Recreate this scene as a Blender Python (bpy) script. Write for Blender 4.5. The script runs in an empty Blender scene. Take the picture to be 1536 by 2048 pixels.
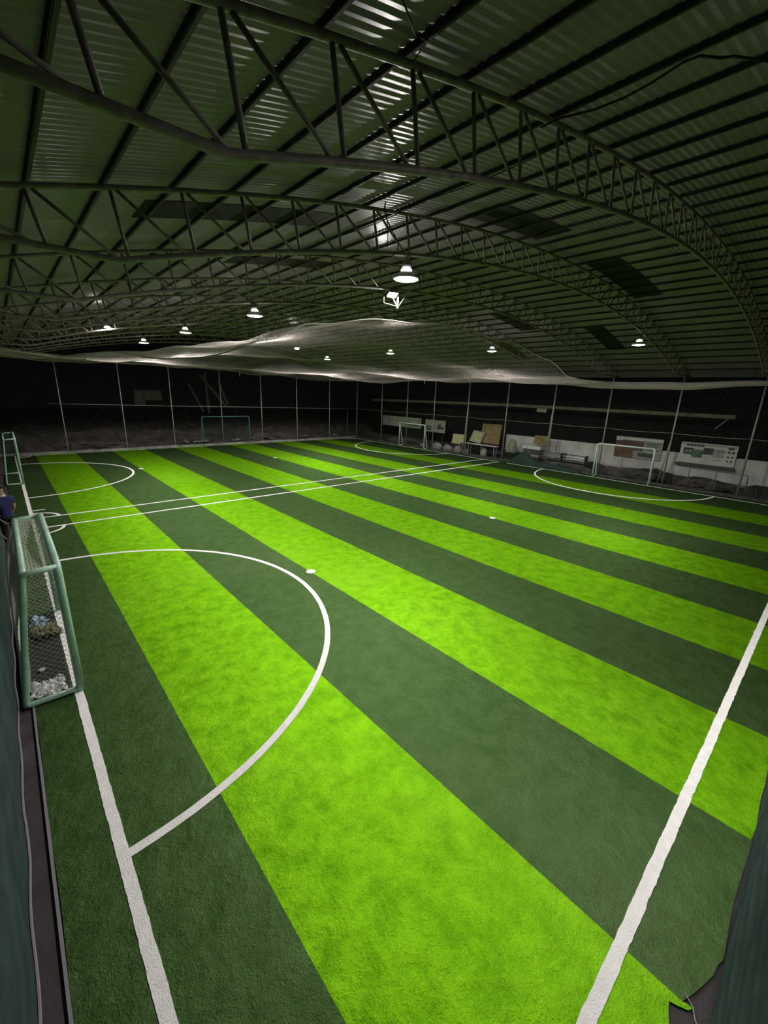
import bpy, math, random
from mathutils import Vector, Matrix, noise
random.seed(7)
C = bpy.context.scene.collection
sc = bpy.context.scene
V = Vector

# ------------------------------------------------------------------ camera, world, exposure
cam_d = bpy.data.cameras.new('camera')
cam = bpy.data.objects.new('camera', cam_d); C.objects.link(cam)
cam.location = (-0.18877, -0.29819, 4.38253)
cam.rotation_euler = (1.291106, -0.033669, -0.732884)
cam_d.sensor_fit = 'HORIZONTAL'; cam_d.sensor_width = 36.0
cam_d.lens = 36.0 * 824.912 / 1536.0
cam_d.clip_start = 0.02; cam_d.clip_end = 300
sc.camera = cam
w = bpy.data.worlds.new('night'); sc.world = w; w.use_nodes = True
w.node_tree.nodes['Background'].inputs[0].default_value = (0.45, 0.46, 0.48, 1)
w.node_tree.nodes['Background'].inputs[1].default_value = 0.001
sc.view_settings.view_transform = 'Standard'; sc.view_settings.look = 'None'
sc.view_settings.gamma = 1.0; sc.view_settings.use_curve_mapping = False
sc.view_settings.exposure = 1.55
LAMP_L = 270.0      # radiance of the high bay lenses
FLOOD_L = 700.0    # radiance of the small floodlights

# ------------------------------------------------------------------ materials
def mat(name, col, rough=0.8, metal=0.0, spec=0.3, noise_amt=0.0, scale=6.0, col2=None, bump=0.0, bscale=40.0, detail=5.0):
    m = bpy.data.materials.new(name); m.use_nodes = True
    nt = m.node_tree; b = nt.nodes['Principled BSDF']
    b.inputs['Base Color'].default_value = (*col, 1); b.inputs['Roughness'].default_value = rough
    b.inputs['Metallic'].default_value = metal; b.inputs['Specular IOR Level'].default_value = spec
    tc = nt.nodes.new('ShaderNodeTexCoord')
    if noise_amt > 0 or col2:
        n = nt.nodes.new('ShaderNodeTexNoise'); n.inputs['Scale'].default_value = scale; n.inputs['Detail'].default_value = detail
        nt.links.new(tc.outputs['Object'], n.inputs['Vector'])
        r = nt.nodes.new('ShaderNodeValToRGB')
        c2 = col2 if col2 else tuple(c * (1 - noise_amt) for c in col)
        r.color_ramp.elements[0].position = 0.35; r.color_ramp.elements[1].position = 0.68
        r.color_ramp.elements[0].color = (*c2, 1); r.color_ramp.elements[1].color = (*col, 1)
        nt.links.new(n.outputs['Fac'], r.inputs['Fac']); nt.links.new(r.outputs['Color'], b.inputs['Base Color'])
    if bump > 0:
        n2 = nt.nodes.new('ShaderNodeTexNoise'); n2.inputs['Scale'].default_value = bscale; n2.inputs['Detail'].default_value = 6
        nt.links.new(tc.outputs['Object'], n2.inputs['Vector'])
        bp = nt.nodes.new('ShaderNodeBump'); bp.inputs['Strength'].default_value = bump; bp.inputs['Distance'].default_value = 0.02
        nt.links.new(n2.outputs['Fac'], bp.inputs['Height']); nt.links.new(bp.outputs['Normal'], b.inputs['Normal'])
    return m

def emit(name, col, strength):
    m = bpy.data.materials.new(name); m.use_nodes = True
    nt = m.node_tree; nt.nodes.clear()
    e = nt.nodes.new('ShaderNodeEmission'); e.inputs[0].default_value = (*col, 1); e.inputs[1].default_value = strength
    o = nt.nodes.new('ShaderNodeOutputMaterial'); nt.links.new(e.outputs[0], o.inputs[0])
    return m

def turf_mat(name, hi, lo, worn):
    """artificial grass: fine blade noise, trodden patches, bump from footprints"""
    m = bpy.data.materials.new(name); m.use_nodes = True
    nt = m.node_tree; b = nt.nodes['Principled BSDF']; L = nt.links.new
    tc = nt.nodes.new('ShaderNodeTexCoord')
    def nz(s, d, r=0.55, dist=0.0):
        n = nt.nodes.new('ShaderNodeTexNoise'); n.inputs['Scale'].default_value = s; n.inputs['Detail'].default_value = d
        n.inputs['Roughness'].default_value = r; n.inputs['Distortion'].default_value = dist
        L(tc.outputs['Object'], n.inputs['Vector']); return n
    a = nz(3.4, 8, 0.68, 0.15); fine = nz(70, 3, 0.6); big = nz(0.35, 3)
    r = nt.nodes.new('ShaderNodeValToRGB'); r.color_ramp.elements[0].position = 0.34; r.color_ramp.elements[1].position = 0.6
    r.color_ramp.elements[0].color = (*lo, 1); r.color_ramp.elements[1].color = (*hi, 1)
    L(a.outputs['Fac'], r.inputs['Fac'])
    r2 = nt.nodes.new('ShaderNodeValToRGB'); r2.color_ramp.elements[0].position = 0.5; r2.color_ramp.elements[1].position = 0.8
    r2.color_ramp.elements[0].color = (0, 0, 0, 1); r2.color_ramp.elements[1].color = (0.6, 0.6, 0.6, 1)
    L(big.outputs['Fac'], r2.inputs['Fac'])
    mx = nt.nodes.new('ShaderNodeMix'); mx.data_type = 'RGBA'
    L(r2.outputs['Color'], mx.inputs[0]); L(r.outputs['Color'], mx.inputs[6]); mx.inputs[7].default_value = (*worn, 1)
    mul = nt.nodes.new('ShaderNodeMix'); mul.data_type = 'RGBA'; mul.blend_type = 'MULTIPLY'; mul.inputs[0].default_value = 0.55
    r3 = nt.nodes.new('ShaderNodeValToRGB'); r3.color_ramp.elements[0].position = 0.3; r3.color_ramp.elements[1].position = 0.66
    r3.color_ramp.elements[0].color = (0.45, 0.45, 0.45, 1); r3.color_ramp.elements[1].color = (1, 1, 1, 1)
    L(fine.outputs['Fac'], r3.inputs['Fac']); L(mx.outputs[2], mul.inputs[6]); L(r3.outputs['Color'], mul.inputs[7])
    # blades: diffuse body plus a soft tinted gloss, as plastic grass shows when looked at towards a lamp
    def scl(f):
        q = nt.nodes.new('ShaderNodeVectorMath'); q.operation = 'SCALE'; q.inputs['Scale'].default_value = f
        L(mul.outputs[2], q.inputs[0]); return q
    nt.nodes.remove(b); b = nt.nodes.new('ShaderNodeBsdfDiffuse'); b.inputs['Roughness'].default_value = 0.5
    g = nt.nodes.new('ShaderNodeBsdfAnisotropic'); g.inputs['Roughness'].default_value = 0.53
    L(scl(TD).outputs[0], b.inputs['Color']); L(scl(TG).outputs[0], g.inputs['Color'])
    ad = nt.nodes.new('ShaderNodeAddShader'); L(b.outputs[0], ad.inputs[0]); L(g.outputs[0], ad.inputs[1])
    out = [n for n in nt.nodes if n.type == 'OUTPUT_MATERIAL'][0]; L(ad.outputs[0], out.inputs['Surface'])
    add = nt.nodes.new('ShaderNodeMath'); add.operation = 'MULTIPLY_ADD'; add.inputs[1].default_value = 0.14
    L(fine.outputs['Fac'], add.inputs[0]); L(a.outputs['Fac'], add.inputs[2])
    bp = nt.nodes.new('ShaderNodeBump'); bp.inputs['Strength'].default_value = 0.6; bp.inputs['Distance'].default_value = 0.06
    L(add.outputs[0], bp.inputs['Height']); L(bp.outputs['Normal'], b.inputs['Normal']); L(bp.outputs['Normal'], g.inputs['Normal'])
    return m

TD, TG = 0.13, 0.74
M = {}
M['turf_light'] = turf_mat('turf light', (0.275, 0.64, 0.014), (0.155, 0.42, 0.008), (0.28, 0.60, 0.03))
M['turf_dark'] = turf_mat('turf dark', (0.092, 0.165, 0.055), (0.064, 0.128, 0.036), (0.125, 0.195, 0.080))
M['line'] = mat('white turf', (0.90, 0.87, 0.85), 0.8, noise_amt=0.12, scale=9, bump=0.4, bscale=60)
M['concrete'] = mat('concrete', (0.065, 0.055, 0.058), 0.9, noise_amt=0.35, scale=3, bump=0.3)
M['kerb'] = mat('kerb', (0.40, 0.38, 0.36), 0.9, noise_amt=0.5, scale=2.5, bump=0.3)
M['kerb_dark'] = mat('dark kerb', (0.09, 0.09, 0.08), 0.9, noise_amt=0.5, scale=2.5, bump=0.3)
M['soil'] = mat('soil', (0.12, 0.10, 0.09), 0.95, col2=(0.04, 0.038, 0.035), scale=1.2, bump=0.8, bscale=5)
M['truss'] = mat('painted steel', (0.31, 0.265, 0.25), 0.55, spec=0.4, noise_amt=0.45, scale=9, bump=0.1)
M['purlin'] = mat('dark purlin steel', (0.045, 0.042, 0.035), 0.7, spec=0.2, noise_amt=0.3, scale=5)
M['roof'] = mat('galvanised roof', (0.30, 0.235, 0.36), 0.30, metal=0.0, spec=0.04, noise_amt=0.22, scale=0.9)
M['skylight'] = mat('dark roof panel', (0.03, 0.025, 0.025), 0.8, spec=0.1, noise_amt=0.4, scale=3)
M['post'] = mat('galvanised post', (0.42, 0.40, 0.34), 0.5, metal=0.2, spec=0.5, noise_amt=0.4, scale=7)
M['post_white'] = mat('pale post', (0.62, 0.62, 0.60), 0.5, metal=0.1, noise_amt=0.3, scale=7)
M['rail'] = mat('dull rail', (0.20, 0.20, 0.19), 0.6, noise_amt=0.4, scale=3)
M['goal_green'] = mat('pale green paint', (0.46, 0.70, 0.56), 0.35, spec=0.5, noise_amt=0.22, scale=5)
M['goal_white'] = mat('white green paint', (0.66, 0.78, 0.71), 0.35, spec=0.5, noise_amt=0.1, scale=5)
M['goal_teal'] = mat('teal paint', (0.06, 0.18, 0.19), 0.4, spec=0.4)
M['net_white'] = mat('white nylon', (0.40, 0.35, 0.325), 0.8)
M['net_grey'] = mat('grey nylon', (0.72, 0.68, 0.63), 0.85)
M['net_black'] = mat('black nylon', (0.09, 0.09, 0.09), 0.85)
M['net_green'] = mat('green nylon', (0.016, 0.036, 0.028), 0.85)
M['shade'] = mat('green shade cloth', (0.042, 0.066, 0.066), 0.9, spec=0.15, noise_amt=0.4, scale=3, bump=0.12, bscale=120)
M['hem'] = mat('grey hem', (0.22, 0.20, 0.22), 0.8)
M['housing'] = mat('lamp housing', (0.30, 0.30, 0.32), 0.4, metal=0.5)
M['reflector'] = mat('aluminium reflector', (0.75, 0.75, 0.75), 0.3, metal=0.6)
M['lens'] = emit('lamp lens', (1.0, 0.97, 0.93), LAMP_L)
M['dome'] = emit('lamp glass collar', (1.0, 0.96, 0.90), 4.0)
M['flood'] = emit('floodlight lens', (1.0, 0.96, 0.90), FLOOD_L)
M['black'] = mat('black cable', (0.012, 0.012, 0.012), 0.6)
M['black_metal'] = mat('black metal', (0.03, 0.03, 0.03), 0.5)
M['bracket'] = mat('pale bracket', (0.60, 0.58, 0.42), 0.5)
M['wall'] = mat('white plaster', (0.56, 0.54, 0.53), 0.9, col2=(0.40, 0.385, 0.38), scale=1.1, bump=0.3, bscale=12)
M['stain'] = mat('mildew', (0.06, 0.06, 0.055), 0.95, noise_amt=0.5, scale=3)
M['awning'] = mat('pale awning edge', (0.16, 0.165, 0.115), 0.7, noise_amt=0.3, scale=2)
M['dark_sheet'] = mat('dark sheeting', (0.008, 0.008, 0.008), 0.9, noise_amt=0.5, scale=0.7)
M['wood'] = mat('rough wood', (0.22, 0.17, 0.11), 0.85, noise_amt=0.5, scale=6)
M['ply'] = mat('brown plywood', (0.26, 0.19, 0.09), 0.8, noise_amt=0.4, scale=4)
M['grey_wood'] = mat('weathered plank', (0.085, 0.075, 0.065), 0.9, noise_amt=0.5, scale=5)
M['stone'] = mat('pale stone', (0.34, 0.33, 0.30), 0.95, noise_amt=0.6, scale=4, bump=0.8, bscale=8)
M['cloth_pale'] = mat('pale cloth', (0.30, 0.33, 0.25), 0.9, noise_amt=0.4, scale=5)
M['cream'] = mat('cream board', (0.34, 0.35, 0.28), 0.7, noise_amt=0.2, scale=3)
M['white_paint'] = mat('white paint', (0.62, 0.62, 0.58), 0.6, noise_amt=0.2, scale=5)
M['poster_white'] = mat('poster white', (0.50, 0.50, 0.47), 0.6, noise_amt=0.1, scale=3)
M['poster_grey'] = mat('poster grey', (0.30, 0.32, 0.30), 0.6, noise_amt=0.3, scale=5)
M['poster_dark'] = mat('poster dark', (0.07, 0.08, 0.07), 0.6, noise_amt=0.5, scale=6)
M['poster_red'] = mat('poster red', (0.17, 0.070, 0.055), 0.6, col2=(0.07, 0.045, 0.04), scale=5)
M['poster_brown'] = mat('poster brown', (0.18, 0.088, 0.045), 0.6, col2=(0.08, 0.045, 0.03), scale=6)
M['poster_green'] = mat('poster green', (0.08, 0.17, 0.11), 0.6, noise_amt=0.5, scale=6)
M['poster_yellow'] = mat('poster yellow', (0.45, 0.44, 0.22), 0.6, noise_amt=0.3, scale=6)
M['plastic_white'] = mat('crumpled plastic', (0.62, 0.63, 0.62), 0.35, spec=0.6, noise_amt=0.3, scale=12)
M['plastic_blue'] = mat('blue plastic', (0.25, 0.38, 0.52), 0.4, spec=0.6, noise_amt=0.3, scale=12)
M['dust_cloth'] = mat('dusty cloth', (0.26, 0.24, 0.15), 0.9, noise_amt=0.5, scale=9)
M['skin'] = mat('skin', (0.36, 0.22, 0.15), 0.6)
M['hair'] = mat('hair', (0.012, 0.010, 0.009), 0.6)
M['navy'] = mat('navy shirt', (0.022, 0.022, 0.10), 0.85)
M['trouser'] = mat('black trousers', (0.012, 0.012, 0.013), 0.85)
M['collar'] = mat('white collar', (0.65, 0.65, 0.65), 0.8)

# ------------------------------------------------------------------ helpers
class MB:
    def __init__(s): s.v = []; s.f = []
    def add(s, vs, fs):
        o = len(s.v); s.v += [tuple(v) for v in vs]; s.f += [tuple(i + o for i in f) for f in fs]; return s
    def box(s, c, d, rz=0.0, bev=0.0):
        c = V(c); R = Matrix.Rotation(rz, 3, 'Z'); x, y, z = d[0] / 2, d[1] / 2, d[2] / 2
        vs = [c + R @ V(p) for p in ((-x, -y, -z), (x, -y, -z), (x, y, -z), (-x, y, -z), (-x, -y, z), (x, -y, z), (x, y, z), (-x, y, z))]
        return s.add(vs, [(0, 3, 2, 1), (4, 5, 6, 7), (0, 1, 5, 4), (1, 2, 6, 5), (2, 3, 7, 6), (3, 0, 4, 7)])
    def bar(s, a, b, wd, th, up=(0, 0, 1)):
        a = V(a); b = V(b); d = (b - a).normalized(); u = V(up)
        if abs(d.dot(u)) > 0.99: u = V((1, 0, 0))
        x = d.cross(u).normalized() * wd / 2; y = x.cross(d).normalized() * th / 2
        vs = [a - x - y, a + x - y, a + x + y, a - x + y, b - x - y, b + x - y, b + x + y, b - x + y]
        return s.add(vs, [(0, 3, 2, 1), (4, 5, 6, 7), (0, 1, 5, 4), (1, 2, 6, 5), (2, 3, 7, 6), (3, 0, 4, 7)])
    def tube(s, pts, r, n=8, caps=True, closed=False):
        pts = [V(p) for p in pts]; k = len(pts); vs = []; fs = []
        up = V((0, 0, 1)); rs = r if isinstance(r, (list, tuple)) else [r] * k
        prev = None
        for i, p in enumerate(pts):
            if closed: d = pts[(i + 1) % k] - pts[i - 1]
            else: d = (pts[min(i + 1, k - 1)] - pts[max(i - 1, 0)])
            d = d.normalized() if d.length > 1e-9 else V((0, 0, 1))
            if prev is None:
                a = V((1, 0, 0)) if abs(d.z) > 0.9 else up
                x = d.cross(a).normalized()
            else:
                x = (prev - d * prev.dot(d))
                x = x.normalized() if x.length > 1e-6 else d.cross(V((1, 0, 0))).normalized()
            prev = x; y = d.cross(x)
            for j in range(n):
                t = 2 * math.pi * j / n; vs.append(p + (x * math.cos(t) + y * math.sin(t)) * rs[i])
        for i in range(k if closed else k - 1):
            a = i * n; b = ((i + 1) % k) * n
            for j in range(n): fs.append((a + j, a + (j + 1) % n, b + (j + 1) % n, b + j))
        if caps and not closed:
            fs.append(tuple(range(n - 1, -1, -1))); fs.append(tuple((k - 1) * n + j for j in range(n)))
        return s.add(vs, fs)
    def lathe(s, prof, c=(0, 0, 0), n=24, R=None):
        c = V(c); vs = []; fs = []
        for (r, z) in prof:
            for j in range(n):
                t = 2 * math.pi * j / n; p = V((r * math.cos(t), r * math.sin(t), z))
                if R: p = R @ p
                vs.append(c + p)
        for i in range(len(prof) - 1):
            for j in range(n): fs.append((i * n + j, i * n + (j + 1) % n, (i + 1) * n + (j + 1) % n, (i + 1) * n + j))
        return s.add(vs, fs)
    def grid(s, fn, nu, nv):
        vs = [fn(i / nu, j / nv) for j in range(nv + 1) for i in range(nu + 1)]
        fs = [(j * (nu + 1) + i, j * (nu + 1) + i + 1, (j + 1) * (nu + 1) + i + 1, (j + 1) * (nu + 1) + i) for j in range(nv) for i in range(nu)]
        return s.add(vs, fs)
    def poly(s, pts, z0, z1):
        n = len(pts); vs = [(p[0], p[1], z1) for p in pts] + [(p[0], p[1], z0) for p in pts]
        fs = [tuple(range(n)), tuple(range(2 * n - 1, n - 1, -1))] + [(i, i + n, (i + 1) % n + n, (i + 1) % n) for i in range(n)]
        return s.add(vs, fs)
    def build(s, name, m, parent=None, smooth=False, origin=None):
        me = bpy.data.meshes.new(name)
        if origin is None and parent is None and s.v:
            xs = [v[0] for v in s.v]; ys = [v[1] for v in s.v]; zs = [v[2] for v in s.v]
            origin = ((min(xs) + max(xs)) / 2, (min(ys) + max(ys)) / 2, min(zs))
        o3 = V(origin) if origin is not None else V((0, 0, 0))
        if parent is not None and origin is None: o3 = V((0, 0, 0))
        me.from_pydata([tuple(V(v) - o3) for v in s.v], [], s.f)
        me.materials.append(m if not isinstance(m, str) else M[m]); me.validate(); me.update()
        if smooth:
            for p in me.polygons: p.use_smooth = True
        o = bpy.data.objects.new(name, me); C.objects.link(o)
        if parent is None: o.location = o3
        else: o.parent = parent
        return o

def tag(o, label, cat, group=None, kind=None):
    if label: o['label'] = label
    if cat: o['category'] = cat
    if group: o['group'] = group
    if kind: o['kind'] = kind
    return o

def struct(o, label=None):
    o['kind'] = 'structure'
    if label: o['label'] = label
    return o

def thing(name, label, cat, loc=(0, 0, 0), group=None):
    """Empty at the thing's base; children are built in local coordinates"""
    o = bpy.data.objects.new(name, None); C.objects.link(o); o.location = loc; o.empty_display_size = 0.2
    return tag(o, label, cat, group)

def dup(root, loc, label, group=None):
    r = root.copy(); C.objects.link(r); r.location = loc; r['label'] = label
    if group: r['group'] = group
    for ch in root.children:
        c = ch.copy(); C.objects.link(c); c.parent = r
        for g in ch.children:
            d = g.copy(); C.objects.link(d); d.parent = c
    return r

ORD = ['first', 'second', 'third', 'fourth', 'fifth', 'sixth', 'seventh', 'eighth', 'ninth', 'tenth', 'eleventh', 'twelfth',
       'thirteenth', 'fourteenth', 'fifteenth', 'sixteenth', 'seventeenth', 'eighteenth', 'nineteenth', 'twentieth']
ORD += ['twenty-' + x for x in ORD[:9]] + ['thirtieth'] + ['thirty-' + x for x in ORD[:9]]

# ------------------------------------------------------------------ measured layout (metres)
PX = 25.53                       # right goal line
D1, D2, FAR = 15.80, 17.10, 32.88
XC, ZT, RT = 12.76, 8.065, 44.0   # roof arch: centre, crest of the top chord, radius
ZB, RB = 7.47, 40.3
POST_Y = [2.7, 5.95, 9.4, 12.75, 16.15, 19.5, 22.9, 26.05, 29.4]
def ztop(x): return ZT - (x - XC) ** 2 / (2 * RT)
def zbot(x):
    d = min(abs(x - XC), XC - 1.13); return ZB - d * d / (2 * RB)

# ------------------------------------------------------------------ ground, turf, lines
fl = MB().box((12.7, 16.3, -0.10), (29.2, 35.2, 0.17)).build('floor', 'concrete'); struct(fl, 'dark grey concrete slab under the artificial turf')
gm = MB()
def gz(u, v):
    x = -30 + u * 90; y = -20 + v * 90
    z = -0.22
    if y > 33.9:
        z += min(1.0, (y - 33.9) / 2.6) * 1.25 + 0.35 * noise.noise(V((x * 0.6, y * 0.6, 0))) + 0.12 * noise.noise(V((x * 2.3, y * 2.3, 3)))
    return (x, y, z)
gm.grid(gz, 150, 150)
struct(gm.build('ground', 'soil', origin=(0, 0, 0), smooth=True), 'dark soil ground and bank beyond the fences')

turf = thing('artificial_turf', 'green striped artificial turf covering two small football pitches side by side', 'turf', (12.7, 16.3, -0.012))
TO = V((12.7, 16.3, -0.012))
def tpart(mb, name, m, label=None):
    mb.v = [tuple(V(v) - TO) for v in mb.v]
    o = mb.build(name, m, turf)
    if label: o['label'] = label
    return o
edges = [-0.50] + [0.951 + 2 * k for k in range(12)] + [26.12]
ZTURF = 0.0
def edge_pts(x0, x1, y, step=0.25, amp=0.008, seed=0):
    n = max(2, int(abs(x1 - x0) / step)); return [(x0 + (x1 - x0) * i / n, y + amp * noise.noise(V((i * 1.7, seed, y)))) for i in range(n + 1)]
for k in range(13):
    a, b = edges[k], edges[k + 1]
    light = k % 2 == 1
    if k == 1:
        near = [(a, -0.42), (2.60, -0.40), (2.73, -0.41), (2.80, -0.385), (2.875, -0.37), (2.895, -0.42), (2.93, -0.485), (2.965, -0.50), (2.965, -0.47), (b, -0.44)]
    elif k == 2:
        near = [(a, -0.44), (3.0, -0.46), (3.08, -0.49), (3.20, -0.53), (3.32, -0.565), (3.42, -0.575), (3.50, -0.60), (3.7, -0.59), (4.1, -0.575), (b, -0.60)]
    elif k == 0:
        near = [(a, -0.42), (b, -0.42)]
    else:
        near = edge_pts(a, b, -0.60, amp=0.03, seed=k)
    far = edge_pts(b, a, 33.16, amp=0.01, seed=k)
    if k == 0:
        far = far + [(a + 0.02 * noise.noise(V((0, i * 0.9, 5))), 33.0 - i * 0.8) for i in range(1, 41)]
    mb = MB(); mb.poly(near + far, -0.014, ZTURF)
    tpart(mb, 'turf_stripe', 'turf_light' if light else 'turf_dark', 'light green turf stripe' if light else 'dark green turf stripe')

def ribbon(pts, wd, z=0.006, jit=0.006, closed=False, seed=0):
    """slightly frayed inlaid line along pts"""
    P = [V((p[0], p[1], 0)) for p in pts]; mb = MB(); vs = []; n = len(P)
    for i, p in enumerate(P):
        d = (P[min(i + 1, n - 1)] - P[max(i - 1, 0)]).normalized(); nn = V((-d.y, d.x, 0))
        j1 = jit * (0.5 * noise.noise(V((i * 0.25, seed, 1.3))) + 0.6 * noise.noise(V((i * 2.3, seed, 1.3)))); j2 = jit * (0.5 * noise.noise(V((i * 0.25, seed, 7.7))) + 0.6 * noise.noise(V((i * 2.3, seed, 7.7))))
        vs += [p + nn * (wd / 2 + j1) + V((0, 0, z)), p - nn * (wd / 2 + j2) + V((0, 0, z)), p + nn * (wd / 2 + j1) + V((0, 0, -0.002)), p - nn * (wd / 2 + j2) + V((0, 0, -0.002))]
    fs = []
    for i in range(n - 1):
        a = i * 4; b = a + 4; fs += [(a, a + 1, b + 1, b), (a, b, b + 2, a + 2), (a + 1, a + 3, b + 3, b + 1)]
    fs += [(0, 2, 3, 1), ((n - 1) * 4, (n - 1) * 4 + 1, (n - 1) * 4 + 3, (n - 1) * 4 + 2)]
    return mb.add(vs, fs)
def seg(a, b, step=0.05):
    a = V((a[0], a[1], 0)); b = V((b[0], b[1], 0)); n = max(2, int((b - a).length / step)); return [a.lerp(b, i / n) for i in range(n + 1)]
tpart(ribbon(seg((0, -0.40), (0, FAR)), 0.105, seed=1, jit=0.010), 'goal_line', 'line', 'white goal line along the left side')
tpart(ribbon(seg((PX, -0.5), (PX, 15.2)) , 0.09, seed=2), 'goal_line', 'line', 'white goal line along the right side')
tpart(ribbon(seg((PX, 16.0), (PX, FAR)), 0.09, seed=12), 'goal_line', 'line', 'white goal line along the far right side')
tpart(ribbon(seg((0.9, 0), (PX, 0)), 0.105, seed=3, jit=0.012), 'sideline', 'line', 'near white sideline')
tpart(ribbon(seg((0, D1), (PX, D1)), 0.10, seed=4), 'sideline', 'line', 'nearer of the two lines between the pitches')
tpart(ribbon(seg((0, D2), (PX, D2)), 0.09, seed=5), 'sideline', 'line', 'further of the two lines between the pitches')
tpart(ribbon(seg((0, FAR), (PX, FAR)), 0.09, seed=6), 'sideline', 'line', 'far white sideline')
for cx, cy, sgn, s in ((0, 7.95, 1, 7), (0, 25.0, 1, 8), (PX, 7.95, -1, 9), (PX, 25.0, -1, 10)):
    arc = [(cx + sgn * 4.5 * math.cos(t), cy + 4.5 * math.sin(t)) for t in [(-0.5 + i / 150) * math.pi for i in range(151)]]
    tpart(ribbon(arc, 0.10, seed=s, z=0.0055), 'penalty_arc', 'line')
for cx, cy, t0, t1, s in ((0, D1, -90, 0, 20), (0, D2, 0, 90, 21), (0, FAR, -90, 0, 22), (PX, FAR, 180, 270, 23), (PX, 0, 90, 180, 24)):
    arc = [(cx + 0.72 * math.cos(math.radians(t)), cy + 0.72 * math.sin(math.radians(t))) for t in [t0 + (t1 - t0) * i / 14 for i in range(15)]]
    tpart(ribbon(arc, 0.09, seed=s, z=0.005), 'corner_arc', 'line')
tpart(ribbon(seg((0, 18.25), (0.42, 18.25)), 0.08, seed=30), 'tick_mark', 'line')
for px, py in ((4.97, 7.98), (12.96, 7.95), (12.94, 25.0), (4.96, 25.0), (21.06, 7.95), (20.97, 24.95)):
    n = 22; mb = MB().poly([(px + (0.115 + 0.008 * noise.noise(V((i, px, py)))) * math.cos(2 * math.pi * i / n), py + 0.115 * math.sin(2 * math.pi * i / n)) for i in range(n)], -0.002, 0.006)
    tpart(mb, 'centre_spot' if abs(px - 12.95) < 0.1 else 'penalty_spot', 'line')

struct(MB().box((12.7, 33.32, 0.03), (27.2, 0.28, 0.16)).build('trim_1', 'kerb'), 'pale concrete kerb below the far fence')
struct(MB().box((26.30, 16.3, 0.03), (0.30, 34.2, 0.12)).build('trim_2', 'kerb_dark'), 'dark concrete kerb below the right fence')

# small scraps on the turf
i = 0
for (x, y) in ((20.19, 18.29),):
    mb = MB().grid(lambda u, v: (x + (u - .5) * .09, y + (v - .5) * .09, 0.012 + 0.02 * abs(noise.noise(V((u * 3, v * 3, 1))))), 5, 5)
    tag(mb.build('paper_scrap', 'plastic_white'), 'tiny white scrap lying on the far pitch near its double line', 'litter')

# ------------------------------------------------------------------ roof
rb = MB(); per = 0.105; ny = int(39.0 / per); prof = [(0, 0), (0.25, 0.005), (0.5, 0.010), (0.75, 0.005)]
ys = []
for k in range(ny):
    for (t, h) in prof: ys.append((-4.5 + (k + t) * per, h))
nx = 64; vs = []
for (y, h) in ys:
    for i in range(nx + 1):
        x = -1.9 + i * (29.3 / nx); vs.append((x, y, ztop(x) + 0.135 + h))
fs = [(j * (nx + 1) + i, (j + 1) * (nx + 1) + i, (j + 1) * (nx + 1) + i + 1, j * (nx + 1) + i + 1) for j in range(len(ys) - 1) for i in range(nx)]
rb.add(vs, fs); ceil = rb.build('ceiling', 'roof', origin=(12.75, 15, 6)); struct(ceil, 'curved corrugated metal roof over the pitches')
CO = V((12.75, 15, 6))
for (x0, x1, y0, y1) in ((7.35, 10.2, 5.0, 5.85), (13.1, 17.3, 5.0, 5.9), (16.9, 19.8, 10.9, 11.8), (20.0, 23.4, 8.0, 8.85), (1.75, 4.9, 6.85, 7.7), (4.6, 7.5, 10.5, 11.35), (21.2, 24.4, 13.6, 14.5), (9.0, 11.8, 17.5, 18.4)):
    nn = 12
    def f(u, v): 
        x = x0 + (x1 - x0) * u; return V((x, y0 + (y1 - y0) * v, ztop(x) + 0.128)) - CO
    p = MB().grid(f, nn, 2).build('skylight_panel', 'skylight', ceil)
    p['label'] = 'dark translucent roof panel'

# purlins: dark steel channels running the length of the hall
px0 = 1.13 - 0.786 * 2; k = 0; pur = None
xs = []
x = px0
while x < 26.6: xs.append(x); x += 0.786
for n_, x in enumerate(xs):
    lab = 'dark steel roof purlin running lengthwise, %s from the left eave' % ORD[n_]
    if pur is None:
        mb = MB().box((0, 15.0, 0.078), (0.032, 38.6, 0.046)).box((0.010, 15.0, 0.053), (0.034, 38.6, 0.006))
        pur = mb.build('roof_purlin', 'purlin', origin=(0, 15, 0)); o = pur
    else:
        o = pur.copy(); C.objects.link(o)
    if n_ == 1: x += 0.07
    o.location = (x, 15.0, ztop(x) + 0.028); o.rotation_euler = (0, math.atan((x - XC) / RT), 0)
    tag(o, lab, 'purlin', 'purlins under the curved roof')

# arched trusses
def bn(x):            # foot of the strut that starts at top node x
    s = 0.12 if x < XC else -0.12
    s *= min(1, abs(x - XC) / 3); return x + s
t0 = thing('roof_truss', 'x', 'roof truss', (0, 0, 0), 'arched trusses across the hall')
nodes = [1.13 + 0.786 * k for k in range(-3, 34) if 1.13 + 0.786 * k < 27.2]
MB().tube([(x_, 0, ztop(x_)) for x_ in [-1.4 + i * 28.4 / 72 for i in range(73)]], 0.033, 8).build('top_chord', 'truss', t0, True)
kx = [-1.4] + [1.13 + i * (2 * (XC - 1.13)) / 60 for i in range(61)] + [26.95]
MB().tube([(x_, 0, zbot(x_) - (0.012 if x_ in (kx[0], kx[-1]) else 0)) for x_ in kx], 0.036, 8).build('bottom_chord', 'truss', t0, True)
nd = [x_ for x_ in nodes if -0.6 < x_ < 26.2]
for x_ in nd:
    MB().tube([(x_, 0, ztop(x_)), (bn(x_), 0, zbot(bn(x_)))], 0.021, 6).build('strut', 'truss', t0, True)
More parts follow.
